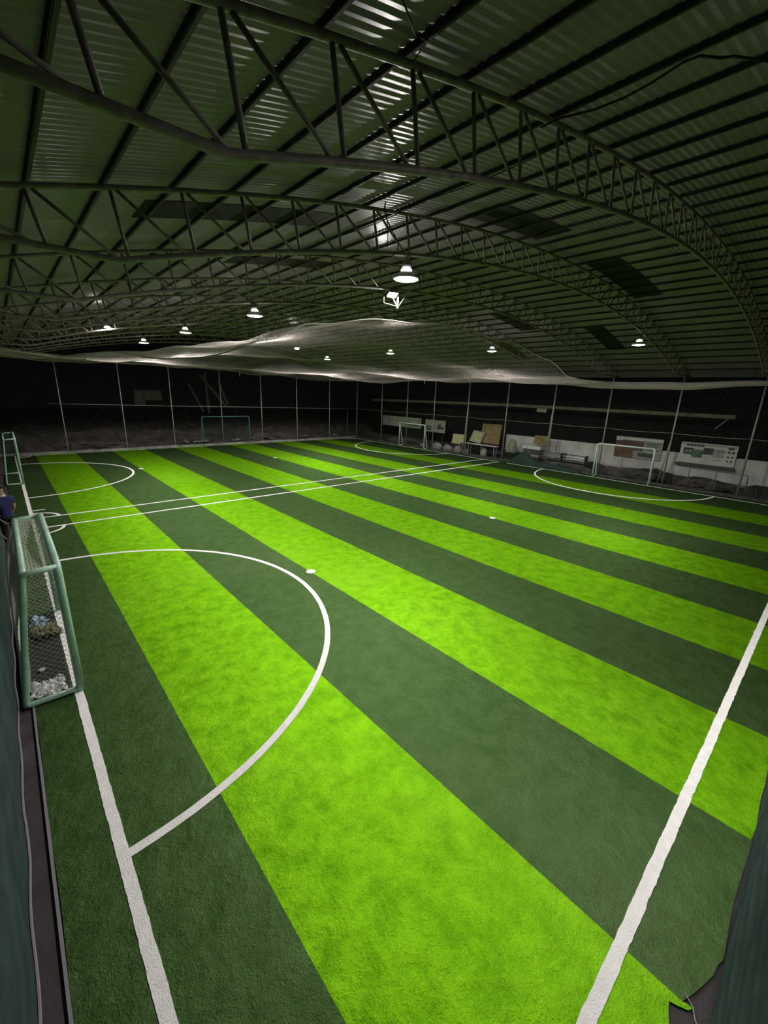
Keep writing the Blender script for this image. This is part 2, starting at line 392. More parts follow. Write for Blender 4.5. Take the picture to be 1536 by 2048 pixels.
for a, b in zip(nd[:-1], nd[1:]):
    if (a + b) / 2 < XC + 0.3: p, q = a, bn(b) - 0.10
    else: p, q = b, bn(a) + 0.10
    MB().tube([(p + (0.06 if p == a else -0.06), 0, ztop(p)), (q, 0, zbot(q))], 0.019, 6).build('diagonal', 'truss', t0, True)
TY = POST_Y + [32.9, -0.67]
tl = {0: 'nearest arched steel roof truss, crossing the top of the view', 9: 'last arched roof truss, directly above the far fence', 10: 'arched roof truss right above the camera corner'}
for n_, y in enumerate(TY):
    lab = tl.get(n_, '%s arched steel roof truss from the camera' % ORD[n_])
    if n_ == 0: t0.location = (0, y, 0); t0['label'] = lab
    else: dup(t0, (0, y, 0), lab)

# ------------------------------------------------------------------ fence posts, rails, fence nets
# far fence
fx = [2.65, 6.0, 9.15, 12.8, 16.2, 19.6, 23.15]
for n_, x_ in enumerate(fx):
    r_ = 0.042 if n_ == 3 else 0.030
    top = 5.78 if x_ < 14 else 5.55
    o = MB().tube([(x_, 33.36, 0.05), (x_ + 0.02, 33.34, top)], r_, 8).build('fence_post', 'post_white' if n_ != 3 else 'post', smooth=True)
    tag(o, ('slim pale steel post of the far fence, %s from the left' % ORD[n_]) if n_ != 3 else 'thicker tan post of the far fence, standing behind the dark teal goal', 'post', 'posts of the far fence')
o = MB().tube([(26.5, 33.36, 0.05), (26.5, 33.34, 5.7)], 0.055, 8).build('fence_post', 'post', smooth=True)
tag(o, 'thick steel corner post where far and right fences meet', 'post')
o = MB().tube([(25.35, 33.42, 0.05), (25.35, 33.42, 2.65)], 0.03, 8).build('fence_post', 'rail', smooth=True)
tag(o, 'short dull post just left of the far corner post', 'post')
o = MB().tube([(2.0, 33.38, 3.08), (9, 33.38, 2.98), (16, 33.38, 2.92), (26.4, 33.38, 2.78)], 0.016, 6).build('fence_rail', 'post_white', smooth=True)
tag(o, 'thin horizontal rail halfway up the far fence', 'rail')
# right fence
for n_, y in enumerate(POST_Y):
    if n_ == 0:
        o = MB().tube([(26.35, y, 0.05), (26.35, y + 0.02, 5.90)], 0.042, 8).build('fence_post', 'post', smooth=True)
        rp = o
    else:
        o = rp.copy(); C.objects.link(o); o.location = rp.location + V((0, y - POST_Y[0], 0))
    tag(o, 'tan steel post of the right fence, %s from the near end' % ORD[n_], 'post', 'posts of the right fence')
for y0, y1, zt, lab in ((13.02, 12.80, 4.6, 'leaning steel brace beside the fourth right fence post'), (19.85, 19.55, 4.4, 'leaning steel brace beside the sixth right fence post'), (6.25, 6.0, 2.3, 'short leaning brace beside the second right fence post')):
    o = MB().tube([(26.55, y0, 0.05), (26.42, y1, zt)], 0.035, 8).build('brace_pole', 'post', smooth=True); tag(o, lab, 'brace')
def cable(name, pts, r, m, label, cat, sag=0.0, sub=10):
    out = []
    for a, b in zip(pts[:-1], pts[1:]):
        for i in range(sub):
            t = i / sub; p = V(a).lerp(V(b), t); p.z -= sag * 4 * t * (1 - t); out.append(p)
    out.append(V(pts[-1])); o = MB().tube(out, r, 6).build(name, m, smooth=True); return tag(o, label, cat)
cable('fence_cable', [(26.30, y, 2.87) for y in [33.0] + POST_Y[::-1] + [-0.5]], 0.012, 'post', 'thin sagging cable along the right fence above the posters', 'cable', sag=0.05)

def thread_net(name, S, nu, nv, r, m, parent=None, su=1, sv=1, diag=False, sides=3):
    """S(u,v) -> point. Net of real threads: nu lines along v and nv along u, or two diagonal families"""
    mb = MB()
    if not diag:
        for i in range(nu + 1):
            mb.tube([S(i / nu, j / sv) for j in range(sv + 1)], r, sides, caps=False)
        for j in range(nv + 1):
            mb.tube([S(i / su, j / nv) for i in range(su + 1)], r, sides, caps=False)
    else:
        for sgn in (1, -1):
            for k in range(-nv, nu + 1):
                pts = []
                for t in range(nv + 1):
                    uu = (k + t) / nu if sgn > 0 else 1 - (k + t) / nu
                    if -1e-6 <= uu <= 1 + 1e-6: pts.append(S(min(max(uu, 0), 1), t / nv))
                if len(pts) > 1: mb.tube(pts, r, sides, caps=False)
    return mb.build(name, m, parent)

n1 = thread_net('fence_net', lambda u, v: (-0.6 + u * 27.1, 33.30 + 0.03 * noise.noise(V((u * 30, v * 6, 0))), 0.12 + v * 5.5), 226, 46, 0.0016, 'net_black', su=60, sv=12)
tag(n1, 'fine black netting stretched over the far fence', 'net')
n2 = thread_net('fence_net', lambda u, v: (26.27 + 0.03 * noise.noise(V((u * 30, v * 6, 4))), -0.5 + u * 33.8, 0.12 + v * 5.25), 280, 44, 0.0016, 'net_black', su=60, sv=12)
tag(n2, 'fine black netting stretched over the right fence', 'net')

# ------------------------------------------------------------------ ceiling net: white netting hung under the trusses over the far part
def smooth(t): t = min(max(t, 0), 1); return t * t * (3 - 2 * t)
NE = [(-0.6, 5.10), (2, 5.08), (3.5, 5.10), (4.8, 5.60), (6, 6.05), (8.3, 6.45), (12.1, 6.72), (15, 6.6), (18, 6.1), (20.5, 5.55), (23.5, 5.42), (26.3, 5.42)]
FE = [(-0.6, 5.70), (9, 5.72), (12.8, 5.74), (16, 5.60), (20, 5.50), (24, 5.45), (26.3, 5.55)]
def lut(T, x):
    for (a, za), (b, zb) in zip(T[:-1], T[1:]):
        if x <= b: return za + (zb - za) * smooth((x - a) / (b - a))
    return T[-1][1]
NY0, NY1 = 9.35, 33.25
def netz(x, y):
    t = (y - NY0) / (NY1 - NY0)
    z = lut(NE, x) * (1 - t) ** 1.5 + lut(FE, x) * (1 - (1 - t) ** 1.5)
    e = min(1, (x + 0.6) / 2.5, (26.3 - x) / 2.5) ; e = max(e, 0)
    s = math.sin(math.pi * ((y - 9.4) / 6.72))
    z += -0.20 * s * s * e * (0.35 + 0.65 * math.sin(math.pi * min(max(t, 0), 1)) ** 0.5)
    z += 0.22 * noise.noise(V((x * 0.24, y * 0.16, 2.0))) * e + 0.07 * noise.noise(V((x * 0.7, y * 0.5, 5.0))) * e
    z = max(z, 5.08)
    return z
def NS(u, v):
    x = -0.6 + u * 26.9; y0 = NY0 + 9.0 * smooth((4.6 - x) / 3.2); y = y0 + v * (NY1 - y0); return (x, y, netz(x, y))
cn = thread_net('ceiling_net', NS, 250, 222, 0.0021, 'net_white', su=110, sv=100)
tag(cn, 'sagging white netting hung below the roof over the far pitch', 'net')
rope = MB().tube([NS(i / 110, 0) for i in range(111)], 0.014, 6).build('edge_rope', 'net_white'); rope.parent = cn
rope.matrix_parent_inverse = Matrix.Translation(-cn.location)
# gathered band of netting along the right fence
BZ = [(-0.5, 5.62), (1.2, 5.48), (2.8, 5.33), (6.0, 5.10), (9.4, 5.10), (12.75, 5.30), (16.1, 5.42), (19.5, 5.42)]
def band(u, v):
    """gathered netting: hangs as a slack curtain from the cable, deepest at mid span"""
    y = -0.5 + u * 20; zb = lut(BZ, y); h = 0.09 + 0.27 * smooth((y + 0.5) / 7.5) + 0.10 * smooth((y - 9) / 4)
    t = v; x = 26.12 - 0.16 * math.sin(math.pi * t) - 0.9 * t * t * smooth((y - 8) / 6)
    return (x + 0.05 * noise.noise(V((y * 1.5, v * 3, 1))), y, zb + h * t + 0.02 * noise.noise(V((y * 0.8, v * 2, 9))))
bnet = thread_net('hanging_net', band, 520, 52, 0.0040, 'net_white', su=80, sv=16)
tag(bnet, 'gathered band of white netting sagging along the right fence top', 'net')
br = MB().tube([band(i / 80, 0) for i in range(81)], 0.016, 6).build('edge_rope', 'net_white'); br.parent = bnet
br.matrix_parent_inverse = Matrix.Translation(-bnet.location)
for (x_, y_, z_, h_, lab) in ((13.0, 30.0, 5.62, 0.42, 'white rope end dangling left of centre below the ceiling net'), (21.8, 20.0, 5.42, 0.32, 'white rope end dangling near the right fence below the ceiling net')):
    o = MB().tube([(x_, y_, z_), (x_ + 0.01, y_, z_ - h_ * 0.5), (x_ + 0.03, y_, z_ - h_)], [0.012, 0.02, 0.016], 6).build('rope_end', 'net_white', smooth=True); tag(o, lab, 'rope')

# ------------------------------------------------------------------ lamps
def rf_of(t): return [c for c in t.children if c.name.split('.')[0] == 'reflector'][0]
def make_bay(loc, label):
    t = thing('high_bay_lamp', label, 'lamp', loc, 'high bay lamps below the trusses')
    MB().lathe([(0.0, 0.33), (0.05, 0.33), (0.085, 0.30), (0.095, 0.24), (0.085, 0.20), (0.07, 0.185)], n=20).build('driver_housing', 'housing', t, True)
    MB().lathe([(0.072, 0.185), (0.10, 0.165), (0.105, 0.14), (0.10, 0.125)], n=20).build('glass_collar', 'dome', t, True)
    MB().lathe([(0.10, 0.13), (0.15, 0.10), (0.22, 0.04), (0.245, 0.0), (0.24, -0.012), (0.215, 0.035), (0.145, 0.09), (0.05, 0.10)], n=28).build('reflector', 'reflector', t, True)
    MB().lathe([(0.222, 0.006), (0.17, -0.012), (0.09, -0.020), (0.0, -0.022)], n=24).build('lens', 'lens', rf_of(t), True)
    MB().tube([(0, 0, 0.33), (0, 0, 0.40)], 0.010, 6).build('hook', 'black_metal', t)
    return t
bays = [((5.95, 6.0, 2.11 + 4.382), 'brightest high bay lamp, hanging at centre from the second truss'), ((6.07, 12.70, 6.54), 'high bay lamp on the left row, second one back'),
        ((6.12, 19.35, 6.57), 'high bay lamp on the left row, third one back'), ((6.07, 26.0, 6.55), 'smallest lamp of the left row, furthest back'),
        ((18.9, 6.0, 6.56), 'high bay lamp alone at the right, nearest of the right row'), ((18.85, 12.75, 6.64), 'high bay lamp on the right row, second one back'),
        ((17.96, 19.4, 6.74), 'high bay lamp on the right row, third one back'), ((17.9, 26.05, 6.62), 'smallest lamp of the right row, furthest back'),
        ((5.95, -0.30, 6.52), 'unseen high bay lamp added to the left row by the camera corner')]  # last lamp is out of view, added to continue the row and light the near end
b0 = None
for n_, (loc, lab) in enumerate(bays):
    if b0 is None: b0 = make_bay(loc, lab)
    else:
        q = dup(b0, loc, lab)
        if loc[1] < 0: q.scale = (0.84, 0.84, 0.84)
    zt_ = zbot(loc[0]) - 0.03
    ty = min(TY, key=lambda q: abs(q - loc[1]))
    o = MB().tube([(loc[0], loc[1], loc[2] + 0.395), (loc[0], (loc[1] + ty) / 2, (loc[2] + 0.39 + zt_) / 2), (loc[0], ty, zt_)], 0.006, 5).build('lamp_cable', 'black')
    tag(o, 'thin black cable holding ' + ['the brightest centre lamp', 'the second lamp of the left row', 'the third lamp of the left row', 'the furthest lamp of the left row', 'the nearest lamp of the right row', 'the second lamp of the right row', 'the third lamp of the right row', 'the furthest lamp of the right row', 'the added near end lamp of the left row'][n_], 'cable')

def make_flood(loc, aim, label, size=0.18):
    t = thing('floodlight', label, 'floodlight', loc, 'floodlights on the trusses')
    d = (V(aim) - V(loc)).normalized(); R = d.to_track_quat('Z', 'Y').to_matrix()
    def bx(w_, h_, z0, z1):
        mb = MB(); vs = [R @ V(p) for p in ((-w_, -h_, z0), (w_, -h_, z0), (w_, h_, z0), (-w_, h_, z0), (-w_, -h_, z1), (w_, -h_, z1), (w_, h_, z1), (-w_, h_, z1))]
        return mb.add(vs, [(0, 3, 2, 1), (4, 5, 6, 7), (0, 1, 5, 4), (1, 2, 6, 5), (2, 3, 7, 6), (3, 0, 4, 7)])
    b = bx(size * .8, size * .62, -0.05, 0.0); b2 = bx(size * .6, size * .45, -0.08, -0.05); b.add(b2.v, b2.f); hs = b.build('housing', 'housing', t)
    bx(size * .7, size * .52, 0.002, 0.006).build('lens', 'flood', hs)
    MB().tube([R @ V((-size * .85, 0, -0.03)), R @ V((-size * .85, 0, -0.03)) + V((0, 0, 0.14)), R @ V((size * .85, 0, -0.03)) + V((0, 0, 0.14)), R @ V((size * .85, 0, -0.03))], 0.010, 5).build('mount', 'black_metal', t)
    return t
floods = [((8.70, 9.35, 7.11), (7.6, 6.4, 0.0), 'glaring floodlight just below the brightest centre lamp'),
          ((15.4, 26.0, 7.12), (14.4, 23.6, 0.0), 'glaring floodlight low at centre, far below the roof'),
          ((3.30, 19.42, 6.46), (4.2, 17.4, 0.0), 'glaring floodlight at the left, above the far pitch', 0.10)]
for a in floods: make_flood(*a)

# V shaped hanging brackets catching the floodlight glare
for n_, (x_, y_, z_) in enumerate(((8.93, 9.36, 6.82), (10.0, 16.11, 7.10))):
    t = thing('hanging_bracket', ['pale V-shaped bracket hanging beside the glaring centre floodlight', 'pale V-shaped bracket hanging left of the centre floodlight, further back'][n_], 'bracket', (x_, y_, z_))
    zc = zbot(x_) - z_
    MB().tube([(0, 0, 0), (-0.42, 0.02, zc)], 0.014, 6).build('arm', 'bracket', t)
    MB().tube([(0, 0, 0), (0.42, 0.02, zc)], 0.014, 6).build('arm', 'bracket', t)
    MB().bar((0, 0, -0.02), (0, 0, zc), 0.05, 0.02).build('hanger', 'bracket', t)
    MB().tube([(0, 0, 0.02), (-0.5, 0.05, 0.06), (-0.5, 0.05, 0.22)], 0.008, 5).build('crossbar', 'bracket', t)
# loose wiring
o = MB().tube([(5.29, 5.9, 7.55), (5.25, 5.9, 7.42), (5.33, 5.9, 7.28), (5.53, 5.9, 7.10), (5.62, 5.9, 6.98), (5.6, 5.9, 6.85), (5.45, 5.9, 6.74)], 0.009, 6).build('loose_cable', 'black', smooth=True)
tag(o, 'loop of loose black cable above the brightest centre lamp', 'cable')
o = MB().tube([(5.27, 5.9, 7.50), (5.33, 5.9, 7.30), (5.36, 5.9, 7.1), (5.36, 5.9, 6.87)], 0.008, 6).build('loose_cable', 'black', smooth=True)
tag(o, 'straight loose black cable beside the cable loop', 'cable')
o = MB().tube([(4.72, 2.72, 7.25), (4.76, 2.54, 7.28), (4.86, 2.2, 7.27), (4.90, 1.93, 7.28), (4.88, 1.7, 7.29), (4.86, 1.58, 7.30), (4.81, 1.42, 7.30), (4.81, 1.3, 7.29), (5.0, 1.19, 7.31), (5.11, 1.12, 7.34), (5.5, 0.95, 7.40), (6.0, 0.8, 7.5), (6.3, 0.7, ztop(6.3) + 0.02)], 0.011, 6).build('roof_cable', 'black', smooth=True)
tag(o, 'black cable drooping under the roof at the upper right', 'cable')
o = MB().tube([(2.01, 2.14, ztop(2.01) + .0), (2.22, 2.24, 6.75), (2.36, 2.33, 6.78), (2.52, 2.36, 6.83), (2.7, 2.7, 6.93)], 0.006, 6).build('roof_cable', 'black', smooth=True)
tag(o, 'short thin black cable under the roof at top centre', 'cable')
o = cable('truss_wire', [(5.6, 2.7, 7.5), (4.6, 4.3, 6.95), (3.9, 5.95, 6.62)], 0.006, 'black', 'thin wire slung between the first and second trusses', 'cable', sag=0.05)

# ------------------------------------------------------------------ goals
def fillet(pts, r=0.10, n=5):
    out = [V(pts[0])]
    for a, b, c in zip(pts[:-2], pts[1:-1], pts[2:]):
        a, b, c = V(a), V(b), V(c); p = b + (a - b).normalized() * r; q = b + (c - b).normalized() * r
        for i in range(n + 1):
            t = i / n; out.append(p.lerp(b, t).lerp(b.lerp(q, t), t))
    out.append(V(pts[-1])); return out
def make_goal(label, loc, W, H, dt, db, sx, paint, netm, net_label=None, rp=0.045, rr=0.03, big_net=False, rot=0.0, group=None, back=True):
    """goal with its mouth in the local YZ plane, opening towards +X*(-sx); back frame at x = sx*depth"""
    t = thing('football_goal', label, 'goal', loc, group); t.rotation_euler.z = rot
    z0 = 0.0
    for y, s in ((0, 1), (W, -1)):
        pts = [(0, y, z0), (0, y, H - 0.14), (0, y + s * 0.015, H - 0.06), (0, y + s * 0.06, H - 0.015), (0, y + s * 0.14, H)]
        MB().tube(pts, rp, 10).build('post', paint, t, True)
    MB().tube([(0, 0.13, H), (0, W - 0.13, H)], rp, 10).build('crossbar', paint, t, True)
    for y in (0.02, W - 0.02):
        MB().tube(fillet(([(0, y, H - 0.03), (sx * dt, y, H - 0.05), (sx * db, y, 0.03)] + ([(0, y, 0.03)] if y < 1 or not big_net else [])) if dt > 0.05 else [(0, y, H - 0.05), (sx * db, y, 0.03), (0, y, 0.03)], 0.07), rr, 8).build('side_frame', paint, t, True)
    if back:
        if dt > 0.05: MB().tube([(sx * dt, 0.02, H - 0.05), (sx * dt, W - 0.02, H - 0.05)], rr * 1.1, 8).build('rear_bar', paint, t, True)
        MB().tube([(sx * db, 0.02, 0.03), (sx * db, W - 0.02, 0.03)], rr * 0.9, 8).build('base_bar', paint, t, True)
    if netm:
        prof = [V((0, 0, H - 0.02)), V((sx * dt, 0, H - 0.04)), V((sx * (dt + db) / 2, 0, H * 0.55)), V((sx * db, 0, 0.04))]
        seglen = [0] + [ (prof[i + 1] - prof[i]).length for i in range(3)]; cum = [sum(seglen[:i + 1]) for i in range(4)]
        def S(u, v):
            d = v * cum[-1]
            for i in range(3):
                if d <= cum[i + 1] + 1e-9:
                    p = prof[i].lerp(prof[i + 1], (d - cum[i]) / max(1e-6, seglen[i + 1])); break
            else: p = prof[3].copy()
            y = 0.03 + u * (W - 0.06)
            bulge = math.sin(math.pi * min(1, max(0, (v - 0.12) / 0.88)))
            if big_net:
                p.x += sx * bulge * (0.03 + 0.12 * u ** 1.2 + 0.04 * noise.noise(V((u * 3, v * 3, 2))))
                p.z += 0.03 * noise.noise(V((u * 5, v * 5, 1))) - (0.10 * math.sin(math.pi * u) if v < 0.2 else 0) * math.sin(math.pi * v / 0.2)
                y += 0.02 * noise.noise(V((u * 8, v * 8, 6)))
            else: p.x += sx * 0.05 * bulge
            return p + V((0, y, 0))
        c = 0.075 if big_net else 0.12
        nb = thread_net('net', S, int(W / c), int(cum[-1] / c), 0.0050 if big_net else 0.003, netm, t, diag=True)
        if net_label: nb['label'] = net_label
        for y in (0.02, W - 0.02):
            def S2(u, v, y=y):
                xx = dt + (db - dt) * (1 - v); return V((sx * xx * u, y + 0.01 * noise.noise(V((u * 4, v * 4, y))), 0.04 + v * (H - 0.1)))
            thread_net('side_net', S2, 6, int(H / c), 0.003, netm, t, diag=True)
    return t
# left goals
g1 = make_goal('nearest pale green goal on the left goal line, full of grey netting', (0.03, 6.45, 0.006), 3.0, 2.0, 0.36, 0.62, -1, 'goal_green', 'net_grey', 'bulging grey knotted netting', rp=0.052, rr=0.040, big_net=True, group='pitch goals')
g2 = make_goal('pale green goal at the far left edge of the view', (0.03, 23.5, 0.006), 3.0, 2.0, 0.36, 0.55, -1, 'goal_green', 'net_green', None, group='pitch goals')
g3 = make_goal('white goal on the right, nearer one, in front of the white wall', (25.75, 6.45, 0.006), 3.0, 1.97, 0.02, 0.42, 1, 'goal_white', 'net_black', None, rp=0.045, rr=0.03, group='pitch goals', back=False)
g4 = make_goal('white goal on the far right, at the end of the far pitch', (25.75, 23.3, 0.006), 3.0, 1.97, 0.02, 0.46, 1, 'goal_white', 'net_black', None, rp=0.042, rr=0.028, group='pitch goals', back=False)
t = thing('football_goal', 'dark teal goal frame standing on the far sideline', 'goal', (11.1, 32.95, 0.01))
for y, s in ((0, 1), (3.78, -1)):
    MB().tube([(y, 0, 0), (y, 0, 2.06), (y + s * 0.02, 0, 2.14), (y + s * 0.07, 0, 2.19), (y + s * 0.14, 0, 2.2)], 0.042, 10).build('post', 'goal_teal', t, True)
    MB().tube([(y, 0.02, 2.0), (y, 0.30, 1.2), (y, 0.33, 0.20)], 0.018, 6).build('side_frame', 'goal_teal', t, True)
MB().tube([(0.13, 0, 2.2), (3.65, 0, 2.2)], 0.042, 10).build('crossbar', 'goal_teal', t, True)
thread_net('net', lambda u, v: (0.05 + u * 3.7, 0.04 + 0.25 * math.sin(v * 1.5), 2.17 - v * 2.05), 30, 17, 0.0025, 'net_green', t, diag=True)
t = thing('goal_frame', 'spare dark goal frame leaning under the white poster board', 'goal frame', (27.0, 2.45, -0.005))
MB().tube(fillet([(0, 2.52, 0), (0, 2.52, 1.09), (0, 0.08, 1.05), (0, 0.0, 0.0)], 0.08), 0.024, 8).build('frame', 'rail', t, True)
MB().tube([(0, 1.35, 1.06), (0.02, 1.28, 0.0)], 0.026, 8).build('middle_post', 'rail', t, True)
MB().tube([(0.02, 1.33, 1.0), (-0.12, 1.55, 0.0)], 0.012, 8).build('brace', 'post', t, True)
MB().tube([(0.03, 0.0, 0.36), (0.5, -0.05, 0.36), (0.5, 0.1, 0.0)], 0.012, 6).build('brace', 'rail', t, True)
MB().tube([(0.3, 0.12, 1.0), (0.3, 0.1, 0.0)], 0.015, 6).build('rear_post', 'rail', t, True)

# dark ground cloth and litter inside the nearest goal
o = MB().grid(lambda u, v: V((-0.075 - 0.50 * u - 0.02 * noise.noise(V((v * 9, 1, 0))), 6.50 + 2.95 * v, 0.004 + 0.006 * abs(noise.noise(V((u * 4, v * 12, 3)))))), 8, 60).build('ground_cloth', 'trouser'); tag(o, 'black ground cloth spread inside the nearest goal', 'cloth')
def blob(name, c, dims, m, label, cat, seed=0, rough=0.35, n=22, flat=1.0):
    mb = MB(); vs = []; fs = []
    for j in range(n // 2 + 1):
        th = math.pi * j / (n // 2)
        for i in range(n):
            ph = 2 * math.pi * i / n; d = V((math.sin(th) * math.cos(ph), math.sin(th) * math.sin(ph), math.cos(th)))
            q = 1 + rough * noise.noise(d * 1.7 + V((seed, 0, 0))) + rough * 0.7 * noise.noise(d * 5 + V((0, seed, 0)))
            z = max(d.z * q * dims[2] / 2, -dims[2] * 0.35)
            vs.append((c[0] + d.x * q * dims[0] / 2, c[1] + d.y * q * dims[1] / 2, c[2] + dims[2] * 0.35 + z))
    for j in range(n // 2):
        for i in range(n): fs.append((j * n + i, (j + 1) * n + i, (j + 1) * n + (i + 1) % n, j * n + (i + 1) % n))
    o = mb.add(vs, fs).build(name, m); return tag(o, label, cat)
def sheet(name, c, w_, l_, h_, m, label, cat, seed=0, rot=0.0, n=26):
    R = Matrix.Rotation(rot, 3, 'Z')
    def f(u, v):
        p = R @ V(((u - .5) * w_ * (1 + .3 * noise.noise(V((v * 3, seed, 0)))), (v - .5) * l_ * (1 + .2 * noise.noise(V((u * 3, seed, 4)))), 0))
        z = abs(noise.noise(V((u * 4, v * 4 * l_ / w_, seed)))) + .5 * abs(noise.noise(V((u * 11, v * 11, seed + 3))))
        return V(c) + p + V((0, 0, 0.004 + z * h_))
    o = MB().grid(f, n, n).build(name, m); return tag(o, label, cat)
sheet('plastic_sheet', (-0.33, 6.75, 0.005), 0.42, 0.42, 0.14, 'plastic_white', 'crumpled white plastic sheet inside the nearest goal by its near post', 'plastic sheet', 3)
blob('plastic_bag', (-0.30, 8.95, 0.004), (0.22, 0.34, 0.20), 'plastic_blue', 'blue and white plastic bag at the far end of the nearest goal', 'bag', 5, 0.6)
sheet('sack', (-0.22, 8.6, 0.005), 0.36, 0.5, 0.16, 'dust_cloth', 'dusty yellow sack inside the nearest goal beside the blue bag', 'sack', 9, 0.3)
sheet('paper_scrap', (-0.36, 7.35, 0.005), 0.10, 0.08, 0.05, 'plastic_white', 'small white scrap inside the nearest goal between sheet and sack', 'litter', 11, 0.4, n=8)
# the strip of dark ground cloth beside the left cloth, guy ropes
o = MB().tube([(-0.30, 9.45, 1.93), (-0.48, 11.0, 1.5), (-0.66, 12.5, 1.3)], 0.010, 6).build('guy_rope', 'net_grey', smooth=True); tag(o, 'upper grey rope from the nearest goal to the left fence', 'rope')
o = MB().tube([(-0.36, 9.45, 1.70), (-0.50, 11.2, 1.05), (-0.66, 12.5, 0.9)], 0.008, 6).build('guy_rope', 'net_grey', smooth=True); tag(o, 'lower grey rope from the nearest goal to the left fence', 'rope')

# ------------------------------------------------------------------ shade cloths beside the camera
def left_cloth(u, v):
    y = -0.6 + u * 13.2; z = 0.0 + v * 3.3
    fold = 0.02 * math.sin(y * 5 + z * 2) + 0.03 * noise.noise(V((y * 0.9, z * 1.2, 0))) + 0.008 * noise.noise(V((y * 6, z * 5, 2)))
    belly = 0.035 * math.sin(min(1, v * 1.6) * math.pi)
    return (-0.695 + fold * (0.4 + v) + belly, y, z + 0.02 + 0.02 * noise.noise(V((y, 0, 3))))
lc = MB().grid(left_cloth, 220, 50).build('shade_cloth', 'shade', smooth=True)
sol = lc.modifiers.new('thick', 'SOLIDIFY'); sol.thickness = 0.004
tag(lc, 'dark green shade cloth wall along the left edge behind the goal', 'shade cloth')
h = MB().tube([V(left_cloth(i / 200, 0)) + V((0.012, 0, 0.01)) for i in range(201)], 0.012, 6).build('hem', 'hem'); h.parent = lc
h.matrix_parent_inverse = Matrix.Translation(-lc.location)
def right_cloth(u, v):
    x = -0.5 + u * 14.0; z = v * 3.0
    # pleats: diagonal sagging folds gathered towards the camera
    ph = (x + z * 4.5) * 3.8 + 1.6 * noise.noise(V((x * 1.1, z * 1.1, 3)))
    wgt = smooth((8.5 - x) / 4.0) * smooth((z - 0.25) / 0.5)
    f = 0.016 * (1 - abs(math.sin(ph))) ** 2.5 * wgt
    y = -0.608 - 0.006 * smooth(z / 0.4) + 0.10 * smooth((z - 0.15) / 1.6) * smooth((6.8 - x) / 5.0)
    y += f + 0.012 * noise.noise(V((x * 0.8, z * 0.8, 1))) + 0.001 * noise.noise(V((x * 7, z * 7, 1)))
    return (x, y, z + 0.015)
rc = MB().grid(right_cloth, 700, 200).build('shade_cloth', 'shade', smooth=True)
sol = rc.modifiers.new('thick', 'SOLIDIFY'); sol.thickness = 0.004
tag(rc, 'pleated dark green shade cloth at the lower right corner', 'shade cloth')
o = MB().tube([(3.02, -0.44, 0.004), (2.97, -0.50, 0.006), (2.90, -0.53, 0.005), (2.84, -0.58, 0.006), (2.80, -0.62, 0.01)], 0.0035, 5).build('torn_strip', 'net_white'); tag(o, 'frayed pale strip trailing from the torn turf corner', 'strip')
# strip of black membrane at the left edge of the turf
o = MB().poly([(-0.53, -0.42), (-0.50, -0.42)] + [(-0.505 + 0.01 * noise.noise(V((0, i * .7, 2))), -0.4 + i * 0.5) for i in range(1, 30)] + [(-0.53, 14.1)], -0.013, 0.010).build('edging_strip', 'hem'); tag(o, 'thin pale edging strip along the left turf edge', 'edging')

# ------------------------------------------------------------------ right side: wall, posters, clutter
WX = 28.0
wr = MB().box((WX + 0.1, 8.0, 0.75), (0.2, 18.0, 1.95)).build('wall_right', 'wall'); struct(wr, 'low white plastered wall behind the right fence')
WO = V(wr.location)
mb = MB()
def st(u, v):
    y = -1 + u * 18; top = 0.50 + 0.28 * noise.noise(V((y * 0.5, 0, 0))) + 0.12 * noise.noise(V((y * 2, 0, 5)))
    return V((WX - 0.004, y, -0.2 + v * (top + 0.2))) - WO
mb.grid(st, 90, 2).build('damp_stain', 'stain', wr)['label'] = 'dark damp stain along the wall foot'
struct(MB().box((WX + 0.35, 26.2, 0.1), (0.2, 18.0, 0.7)).build('wall_back', 'stain'), 'low dark wall behind the far part of the right fence')
struct(MB().box((30.2, 14.0, 2.0), (0.1, 44.0, 4.6)).build('wall_dark', 'dark_sheet'), 'dark sheeting behind the right side')
t = thing('awning_beam', 'pale horizontal beam behind the right fence, above the cable', 'beam', (28.6, 16, 0))
MB().bar((0, 17.5, 3.74), (0, 1.5, 3.86), 0.10, 0.20).build('beam', 'awning', t)
MB().bar((0, 1.5, 3.86), (0, -12.15, 3.80), 0.10, 0.20).build('beam', 'awning', t)
MB().bar((0, -11.9, 3.75), (0, -11.4, 3.12), 0.05, 0.06).build('bracket', 'rail', t)
for y in (16.0, 2.0, -11.4): MB().tube([(0.1, y, -0.2), (0.1, y, 3.75)], 0.05, 8).build('post', 'dark_sheet', t)
o = MB().box((28.545, 14.7, 3.60), (0.03, 0.72, 0.26)).build('hanging_sign', 'cream')
tag(o, 'small pale sign hanging under the beam behind the right fence', 'sign')

def board(name, label, cat, x, y0, y1, z0, z1, th=0.05, m='poster_white'):
    """board facing -X; local origin at the lower corner with smaller y"""
    t = thing(name, label, cat, (x, y0, z0))
    MB().box((0, (y1 - y0) / 2, (z1 - z0) / 2), (th, y1 - y0, z1 - z0)).build('panel', m, t); pn = t.children[0]
    def patch(a, b, c, d, m, nm='print', lab=None, off=0.004):
        """fractions: a..b from the LEFT edge as seen from the pitch, c..d from the bottom"""
        W_, H_ = y1 - y0, z1 - z0; ya = W_ * (1 - a); yb = W_ * (1 - b)
        o = MB().box((-th / 2 - off / 2, (ya + yb) / 2, H_ * (c + d) / 2), (off, abs(ya - yb), H_ * (d - c))).build(nm, m, pn)
        if lab: o['label'] = lab
        return o
    return t, patch
t, P = board('poster_board', 'brown and red poster board on the white wall behind the nearer white goal', 'poster', 27.95, 6.68, 9.22, 1.13, 2.36)
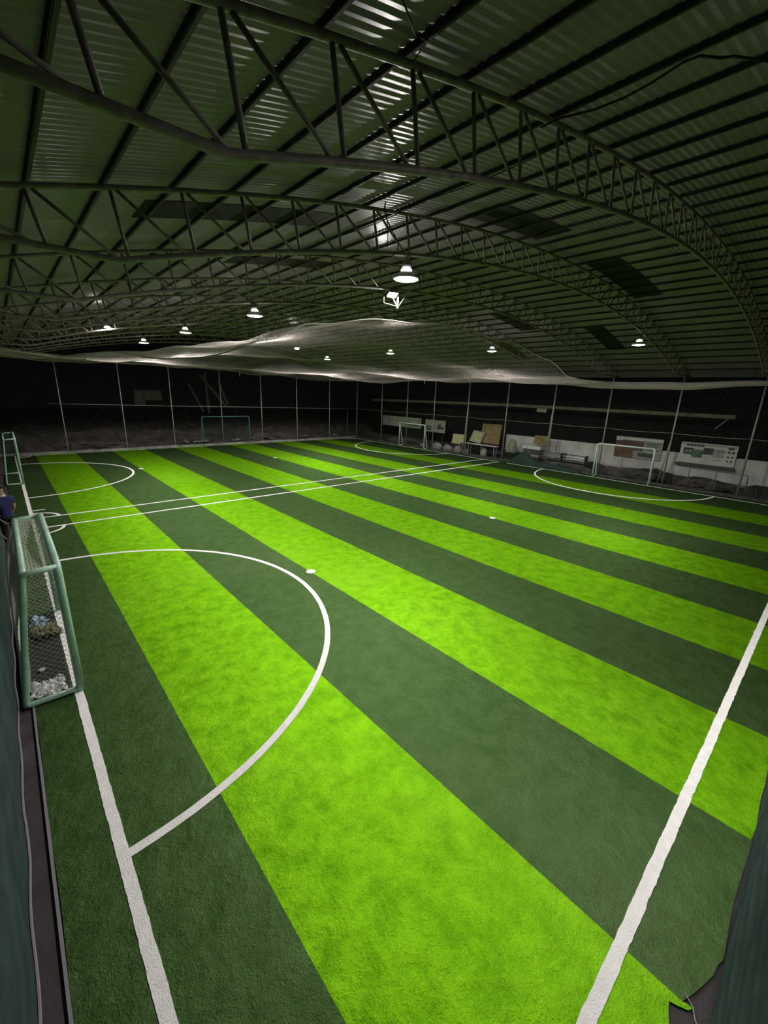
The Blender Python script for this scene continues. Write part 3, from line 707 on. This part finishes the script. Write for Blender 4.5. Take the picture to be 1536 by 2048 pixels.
P(0.0, 0.62, 0.0, 0.80, 'poster_red', lab='red brown picture area'); P(0.0, 0.42, 0.0, 0.42, 'poster_brown', off=0.006)
P(0.02, 0.14, 0.82, 0.97, 'poster_white', 'logo', off=0.007); P(0.05, 0.10, 0.85, 0.94, 'poster_grey', 'logo_mark', off=0.009)
P(0.18, 0.30, 0.86, 0.95, 'poster_white', 'title_text', off=0.006); P(0.14, 0.66, 0.80, 0.84, 'poster_dark', 'title_text', off=0.007)
P(0.62, 1.0, 0.38, 0.86, 'poster_grey', 'text_block'); P(0.42, 1.0, 0.0, 0.36, 'poster_grey', 'text_block', off=0.006)
for i in range(5): P(0.66, 0.96 - 0.05 * (i % 2), 0.44 + i * 0.08, 0.465 + i * 0.08, 'poster_dark', 'text_line', off=0.008)
P(0.52, 0.86, 0.10, 0.28, 'poster_dark', 'text_block', off=0.009)
for i in range(6): P(0.05 + 0.09 * i, 0.10 + 0.09 * i, 0.46 + 0.04 * (i % 3), 0.66, 'poster_dark', 'picture', off=0.008)
P(0.0, 1.0, 0.97, 1.0, 'poster_grey', 'border')
t, P = board('poster_board', 'white poster board with four pictures and a dark lower edge', 'poster', 27.95, 3.30, 5.80, 1.24, 2.36)
P(0.02, 0.98, 0.88, 0.965, 'poster_grey', 'title_bar')
for a, b in ((0.10, 0.155), (0.165, 0.22), (0.23, 0.29), (0.30, 0.35), (0.36, 0.42)): P(a, b, 0.82, 0.93, 'poster_dark', 'title_text', off=0.007)
P(0.84, 0.94, 0.80, 0.90, 'poster_dark', 'title_text', off=0.007)
P(0.06, 0.24, 0.42, 0.74, 'poster_dark', 'picture'); P(0.22, 0.42, 0.30, 0.66, 'poster_green', 'picture', off=0.006)
P(0.42, 0.60, 0.48, 0.80, 'poster_dark', 'picture'); P(0.60, 0.79, 0.38, 0.78, 'poster_grey', 'picture', off=0.006)
P(0.10, 0.14, 0.52, 0.64, 'poster_grey', 'picture', off=0.009); P(0.17, 0.21, 0.52, 0.64, 'poster_grey', 'picture', off=0.009)
for r_ in range(3):
    for c_ in range(2): P(0.85 + 0.07 * c_, 0.885 + 0.07 * c_, 0.62 - 0.2 * r_, 0.70 - 0.2 * r_ + 0.03 * (r_ == 0), 'poster_dark', 'symbol')
for i in range(2): P(0.45, 0.58, 0.38 - 0.07 * i, 0.40 - 0.07 * i, 'poster_grey', 'text_line')
P(0.62, 0.78, 0.24, 0.30, 'poster_grey', 'text_line')
MB().bar((-0.10, -0.05, -0.08), (-0.10, 2.6, -0.08), 0.14, 0.13).build('lower_ledge', 'poster_dark', t)
t, P = board('poster_board', 'long cream poster board behind the far right goal', 'poster', 27.95, 25.8, 31.0, 1.40, 2.33, m='cream')
P(0.34, 0.60, 0.80, 0.90, 'poster_grey', 'text_line'); P(0.36, 0.58, 0.55, 0.62, 'poster_grey', 'text_line'); P(0.66, 0.95, 0.70, 0.78, 'poster_grey', 'text_line'); P(0.68, 0.94, 0.2, 0.5, 'poster_green', 'picture')
P(0.0, 0.32, 0.0, 1.0, 'poster_grey', 'faded_area')
t, P = board('poster_board', 'cream poster board with dark pictures right of the far right goal', 'poster', 27.95, 22.95, 25.25, 1.26, 2.30, m='cream')
P(0.05, 0.32, 0.10, 0.50, 'poster_green', 'picture'); P(0.45, 0.62, 0.35, 0.72, 'poster_grey', 'picture'); P(0.60, 0.93, 0.28, 0.46, 'poster_dark', 'picture', off=0.006); P(0.64, 0.80, 0.46, 0.66, 'poster_dark', 'picture', off=0.008)
for i in range(4): MB().tube([(0.1, 0.3 + i * 0.55, -1.4), (0.1, 0.3 + i * 0.55, 0.3)], 0.03, 6).build('stake', 'grey_wood', t) if i in (0, 3) else None
def leaning(name, label, cat, pts, th, m):
    """flat slab given by 4 corners (real thickness)"""
    p = [V(q) for q in pts]; n = (p[1] - p[0]).cross(p[3] - p[0]).normalized() * th
    mb = MB().add(p + [q + n for q in p], [(0, 1, 2, 3), (7, 6, 5, 4), (0, 4, 5, 1), (1, 5, 6, 2), (2, 6, 7, 3), (3, 7, 4, 0)])
    return tag(mb.build(name, m), label, cat)
o = leaning('plywood_board', 'large brown plywood board leaning behind the fence at right of centre', 'board', [(27.25, 17.10, 0.95), (27.25, 18.80, 0.95), (27.45, 18.80, 2.40), (27.45, 17.10, 2.44)], 0.03, 'ply')
t = thing('painted_board', 'yellow green painted board tilted in front of the plywood board', 'board', (27.05, 18.4, 0.9))
def slab(mb, p, th):
    p = [V(q) for q in p]; n = (p[1] - p[0]).cross(p[3] - p[0]).normalized() * th
    return mb.add(p + [q + n for q in p], [(0, 1, 2, 3), (7, 6, 5, 4), (0, 4, 5, 1), (1, 5, 6, 2), (2, 6, 7, 3), (3, 7, 4, 0)])
slab(MB(), [(0, 0.22, 0.0), (0, 1.30, 0.10), (0.16, 1.02, 0.97), (0.16, -0.02, 0.86)], 0.03).build('panel', 'cream', t)
slab(MB(), [(-0.012, 0.36, 0.12), (-0.012, 1.10, 0.20), (0.10, 0.92, 0.82), (0.10, 0.18, 0.74)], 0.008).build('picture', 'poster_yellow', t)
leaning('painted_board', 'pale green board standing left of the tilted painted board', 'board', [(26.95, 20.1, 0.66), (26.95, 21.35, 0.66), (27.1, 21.35, 1.42), (27.1, 20.1, 1.42)], 0.03, 'poster_yellow')
leaning('painted_board', 'small brown picture board right of the rubble below the beam', 'board', [(27.2, 13.35, 1.35), (27.2, 14.3, 1.35), (27.3, 14.3, 1.95), (27.3, 13.35, 1.95)], 0.03, 'ply')
# bench with tubular legs
t = thing('metal_bench', 'long pale tube bench standing behind the fence below the leaning boards', 'bench', (26.95, 17.0, -0.02))
MB().box((0, 1.75, 0.86), (0.40, 3.6, 0.05)).build('seat', 'white_paint', t)
for y in (0.15, 1.3, 2.5, 3.4): MB().tube(fillet([(-0.16, y, 0.0), (-0.16, y, 0.83), (0.16, y, 0.83), (0.16, y, 0.0)], 0.06), 0.022, 6).build('leg', 'white_paint', t, True)
blob('white_sack', (26.75, 18.0, -0.02), (0.42, 0.5, 0.72), 'cloth_pale', 'lumpy pale sack under the tube bench', 'sack', 12, 0.4)
t = thing('white_crate', 'white rectangular crate beside the green netting heap', 'crate', (27.35, 13.75, -0.02))
MB().box((0, 0.6, 1.10), (0.5, 1.35, 0.22)).build('lid', 'white_paint', t); MB().box((0, 0.6, 0.5), (0.42, 1.2, 1.0)).build('body', 'poster_dark', t)
MB().box((-0.22, 0.6, 0.55), (0.03, 1.25, 0.10)).build('slat', 'cream', t)
blob('pale_cloth', (27.1, 15.9, 0.55), (0.5, 0.9, 1.15), 'cloth_pale', 'pale green cloth bundle hanging above the netting heap', 'cloth', 21, 0.35)
for n_, (y, l_, lab) in enumerate(((10.66, 1.42, 'low metal rack with pale rails beside the nearer white goal'), (12.25, 1.5, 'darker low metal rack beside the green netting heap'))):
    t = thing('metal_rack', lab, 'rack', (27.5, y, -0.02), 'metal racks before the white wall')
    for yy in (0.0, l_): MB().box((0, yy, 0.47), (0.5, 0.05, 0.94)).build('side_panel', 'poster_dark', t)
    for zz, mm in ((0.92, 'poster_dark'), (0.80, 'white_paint' if n_ == 0 else 'rail'), (0.62, 'white_paint' if n_ == 0 else 'rail'), (0.50, 'rail')): MB().bar((-0.24, 0, zz), (-0.24, l_, zz), 0.03, 0.05).build('rail', mm, t)
    MB().box((0.05, l_ / 2, 0.30), (0.40, l_, 0.05)).build('shelf', 'poster_dark', t)
# rubble and stones
for n_, (y, l_, hh) in enumerate(((22.6, 1.2, 0.50), (21.4, 1.1, 0.45), (20.4, 0.8, 0.48), (19.6, 0.6, 0.35), (24.2, 0.7, 0.3))):
    blob('stone_block', (26.62, y, -0.03), (0.30, l_ * 0.85, hh * 1.35), 'stone', ['pale stone block left of the bench, largest one', 'pale stone block, second right of the far right goal', 'pale stone block nearest the pale green board', 'small pale stone block under the bench end', 'small dark-stained stone block just right of the far right goal'][n_], 'stone', 30 + n_, 0.3)
blob('rubble_heap', (26.85, 11.6, -0.03), (0.45, 3.4, 0.50), 'soil', 'dark heap of rubble between the racks and the nearer white goal', 'rubble', 41, 0.5)
blob('rubble_heap', (27.4, 8.0, -0.03), (0.7, 3.0, 0.70), 'soil', 'dark heap of rubble behind the nearer white goal', 'rubble', 45, 0.5)
blob('rubble_heap', (27.55, 4.4, -0.03), (0.5, 1.9, 0.55), 'soil', 'dark heap of rubble behind the spare goal frame', 'rubble', 48, 0.5)
blob('rubble_heap', (27.2, 27.3, -0.03), (0.8, 4.2, 0.6), 'soil', 'dark heap of rubble behind the far right goal', 'rubble', 52, 0.5)
# heap of green netting at the fence foot
def heap(u, v):
    y = 10.2 + u * 5.4; pr = math.sin(math.pi * u) ** 0.5
    h_ = (0.34 + 0.12 * noise.noise(V((y * 1.1, 0, 1)))) * pr
    if 13.2 < y < 15.4: h_ += 0.50 * math.sin(math.pi * (y - 13.2) / 2.2) ** 2
    a = math.pi * v; xx = 26.18 - 0.42 * math.cos(a) * (0.7 + 0.4 * noise.noise(V((y, 2, 1)))) 
    z = max(0.0, h_ * math.sin(a) * (1 + 0.3 * noise.noise(V((y * 3, v * 4, 1)))))
    return (xx, y, z + 0.006)
o = MB().grid(heap, 90, 24).build('netting_heap', 'net_green', smooth=True); tag(o, 'heap of dark green netting against the right fence foot', 'netting')
o = MB().tube([(26.05, 13.2, 0.02), (26.3, 14.3, 1.2)], 0.018, 6).build('stick', 'rail'); tag(o, 'thin stick leaning out of the green netting heap', 'stick')

# ------------------------------------------------------------------ far side clutter on the bank
def far_board(): 
    t = thing('advert_panel', 'faded grey panel high behind the far fence, left of the teal goal', 'panel', (7.5, 36.6, 0.9))
    MB().box((0.95, 0, 2.75), (1.9, 0.05, 0.75)).build('panel', 'grey_wood', t)
    MB().box((0.35, -0.03, 2.2), (0.7, 0.05, 0.45)).build('lower_panel', 'grey_wood', t)
    for x_ in (0.15, 1.75): MB().tube([(x_, 0.05, -0.5), (x_, 0.05, 3.0)], 0.03, 6).build('leg', 'dark_sheet', t)
far_board()
for n_, (a, b, w_) in enumerate((((11.5, 36.52, 4.6), (12.5, 36.5, 2.4), 0.16), ((12.4, 36.52, 5.4), (14.4, 36.5, 2.9), 0.20), ((13.9, 36.52, 5.0), (14.6, 36.5, 3.0), 0.22), ((12.85, 36.52, 5.6), (12.95, 36.5, 2.3), 0.20))):
    b2 = V(b) + (V(b) - V(a)).normalized() * ((b[2] - 0.85) / max(0.2, (a[2] - b[2])) * (V(b) - V(a)).length)
    o = MB().bar(a, b, w_, 0.05, up=(0, 1, 0)).build('plank', 'grey_wood')
    tag(o, ['weathered plank leaning left behind the teal goal', 'longest weathered plank crossing behind the tan far post', 'weathered plank leaning at the right of the group over the teal goal', 'upright weathered plank directly behind the tan far post'][n_], 'plank', 'planks leaning on the bank')
o = MB().bar((11.0, 36.6, 3.6), (15.4, 36.6, 3.5), 0.10, 0.10).build('support_beam', 'dark_sheet'); tag(o, 'dark beam holding the leaning planks behind the teal goal', 'beam')
for x_ in (11.1, 15.3):
    o = MB().tube([(x_, 36.6, 0.3), (x_, 36.6, 3.6)], 0.05, 6).build('support_post', 'dark_sheet'); tag(o, 'dark post under the %s end of the plank beam' % ('left' if x_ < 12 else 'right'), 'post')
for n_, (x_, y_, w_, l_, lab) in enumerate(((10.2, 34.3, 0.25, 0.5, 'small white bag on the bank left of the teal goal'), (11.3, 34.25, 1.3, 0.35, 'long pale rag on the bank behind the teal goal left post'), (14.2, 34.2, 0.8, 0.35, 'pale rag on the bank inside the teal goal view'), (17.5, 34.3, 0.5, 0.3, 'pale rag on the bank right of the teal goal'), (21.0, 34.6, 0.9, 0.4, 'pale rag on the bank near the far corner'), (24.5, 34.6, 0.5, 0.4, 'small pale rag on the bank by the far corner'))):
    sheet('rag', (x_, y_, 0.12), w_, l_, 0.30, 'stone', lab, 'rag', 60 + n_, 0.1, n=14)
blob('rubble_heap', (4.5, 34.4, -0.2), (3.6, 1.0, 0.9), 'soil', 'dark heap of earth behind the far fence at the left', 'rubble', 70, 0.6)
blob('rubble_heap', (18.0, 34.7, -0.2), (4.6, 1.0, 1.0), 'soil', 'dark heap of earth behind the far fence at centre', 'rubble', 74, 0.6)

# ------------------------------------------------------------------ person at the left edge
def skin_body(name, joints, bones, parent, m, sub=2):
    me = bpy.data.meshes.new(name); me.from_pydata([j[0] for j in joints], bones, []); o = bpy.data.objects.new(name, me); C.objects.link(o)
    sk = o.modifiers.new('s', 'SKIN'); sk.use_smooth_shade = True
    for i, j in enumerate(joints):
        r = j[1] if isinstance(j[1], tuple) else (j[1], j[1]); me.skin_vertices[0].data[i].radius = r
    me.skin_vertices[0].data[0].use_root = True
    ss = o.modifiers.new('u', 'SUBSURF'); ss.levels = sub; ss.render_levels = sub
    bpy.context.view_layer.update(); dg = bpy.context.evaluated_depsgraph_get()
    me2 = bpy.data.meshes.new_from_object(o.evaluated_get(dg)); me2.name = name
    me2.materials.clear(); me2.materials.append(M[m])
    for p in me2.polygons: p.use_smooth = True
    bpy.data.objects.remove(o); o2 = bpy.data.objects.new(name, me2); C.objects.link(o2)
    if parent: o2.parent = parent
    return o2
pr = thing('person', 'person in a navy shirt and black trousers at the left edge', 'person', (-0.53, 14.25, -0.012))
J = [((0, 0, 0.93), (0.13, 0.10)), ((0, 0.01, 1.10), (0.12, 0.09)), ((0.0, 0.02, 1.30), (0.15, 0.10)), ((0.0, 0.03, 1.44), (0.09, 0.07)), ((0, 0.05, 1.51), 0.052), ((0, 0.07, 1.58), (0.072, 0.085)), ((0, 0.08, 1.67), (0.078, 0.095)), ((0, 0.07, 1.73), (0.055, 0.065)),
     ((-0.09, 0, 0.88), 0.085), ((-0.10, 0.03, 0.48), 0.058), ((-0.10, -0.02, 0.09), 0.040), ((-0.10, 0.13, 0.035), 0.034),
     ((0.09, 0, 0.88), 0.085), ((0.10, 0.02, 0.48), 0.058), ((0.10, -0.04, 0.09), 0.040), ((0.10, 0.11, 0.035), 0.034),
     ((-0.18, 0.02, 1.38), 0.058), ((-0.23, 0.0, 1.12), 0.040), ((-0.17, 0.18, 0.98), 0.030), ((-0.14, 0.25, 0.96), 0.026),
     ((0.18, 0.02, 1.38), 0.058), ((0.22, 0.02, 1.12), 0.040), ((0.20, 0.16, 0.94), 0.030), ((0.18, 0.23, 0.91), 0.026)]
B = [(0, 1), (1, 2), (2, 3), (3, 4), (4, 5), (5, 6), (6, 7), (0, 8), (8, 9), (9, 10), (10, 11), (0, 12), (12, 13), (13, 14), (14, 15), (2, 16), (16, 17), (17, 18), (18, 19), (2, 20), (20, 21), (21, 22), (22, 23)]
for base, sx in ((19, -1), (23, 1)):
    hb = V(J[base][0])
    for f_, (dx, ln) in enumerate(((-0.028, 0.060), (-0.010, 0.072), (0.010, 0.068), (0.028, 0.052))):
        a = hb + V((dx, 0.03, -0.012)); b_ = a + V((dx * .15, ln * .6, -0.012)); c_ = b_ + V((0, ln * .35, -0.025)); i0 = len(J)
        J += [(tuple(a), 0.010), (tuple(b_), 0.009), (tuple(c_), 0.0075)]; B += [(base, i0), (i0, i0 + 1), (i0 + 1, i0 + 2)]
    a = hb + V((-sx * 0.035, -0.01, 0.0)); b_ = a + V((-sx * 0.018, 0.035, -0.008)); i0 = len(J)
    J += [(tuple(a), 0.011), (tuple(b_), 0.009)]; B += [(base, i0), (i0, i0 + 1)]
skin_body('body', J, B, pr, 'skin')
# clothes follow the body, a little wider
skin_body('shirt', [((0, 0, 0.80), (0.158, 0.130)), ((0, 0.01, 1.10), (0.145, 0.112)), ((0, 0.02, 1.30), (0.165, 0.118)), ((0, 0.03, 1.43), (0.11, 0.085)), ((-0.185, 0.02, 1.38), 0.072), ((-0.225, 0.01, 1.20), 0.062), ((0.185, 0.02, 1.38), 0.072), ((0.22, 0.02, 1.20), 0.062)],
          [(0, 1), (1, 2), (2, 3), (2, 4), (4, 5), (2, 6), (6, 7)], pr, 'navy')
skin_body('trousers', [((0, 0, 0.95), (0.142, 0.112)), ((-0.09, 0, 0.86), 0.097), ((-0.10, 0.03, 0.48), 0.072), ((-0.10, -0.02, 0.12), 0.058), ((0.09, 0, 0.86), 0.097), ((0.10, 0.02, 0.48), 0.072), ((0.10, -0.04, 0.12), 0.058)],
          [(0, 1), (1, 2), (2, 3), (0, 4), (4, 5), (5, 6)], pr, 'trouser')
for s in (-1, 1): skin_body('shoe', [((s * 0.10, -0.05, 0.045), 0.045), ((s * 0.10, 0.06, 0.042), 0.045), ((s * 0.10, 0.16, 0.034), 0.034)], [(0, 1), (1, 2)], pr, 'black')
skin_body('hair', [((0, 0.035, 1.62), (0.074, 0.062)), ((0, 0.055, 1.70), (0.086, 0.088)), ((0, 0.065, 1.755), (0.066, 0.072))], [(0, 1), (1, 2)], pr, 'hair')
MB().tube([(0.075 * math.cos(a), 0.045 + 0.07 * math.sin(a), 1.475 + 0.012 * math.sin(a)) for a in [i * math.pi / 8 for i in range(16)]], 0.014, 6, closed=True).build('collar', 'collar', pr, True)
MB().tube([(0, 0.165, 1.625), (0, 0.183, 1.60), (0, 0.168, 1.59)], [0.008, 0.012, 0.008], 6).build('nose', 'skin', pr, True)
pr.rotation_euler.z = math.radians(25)
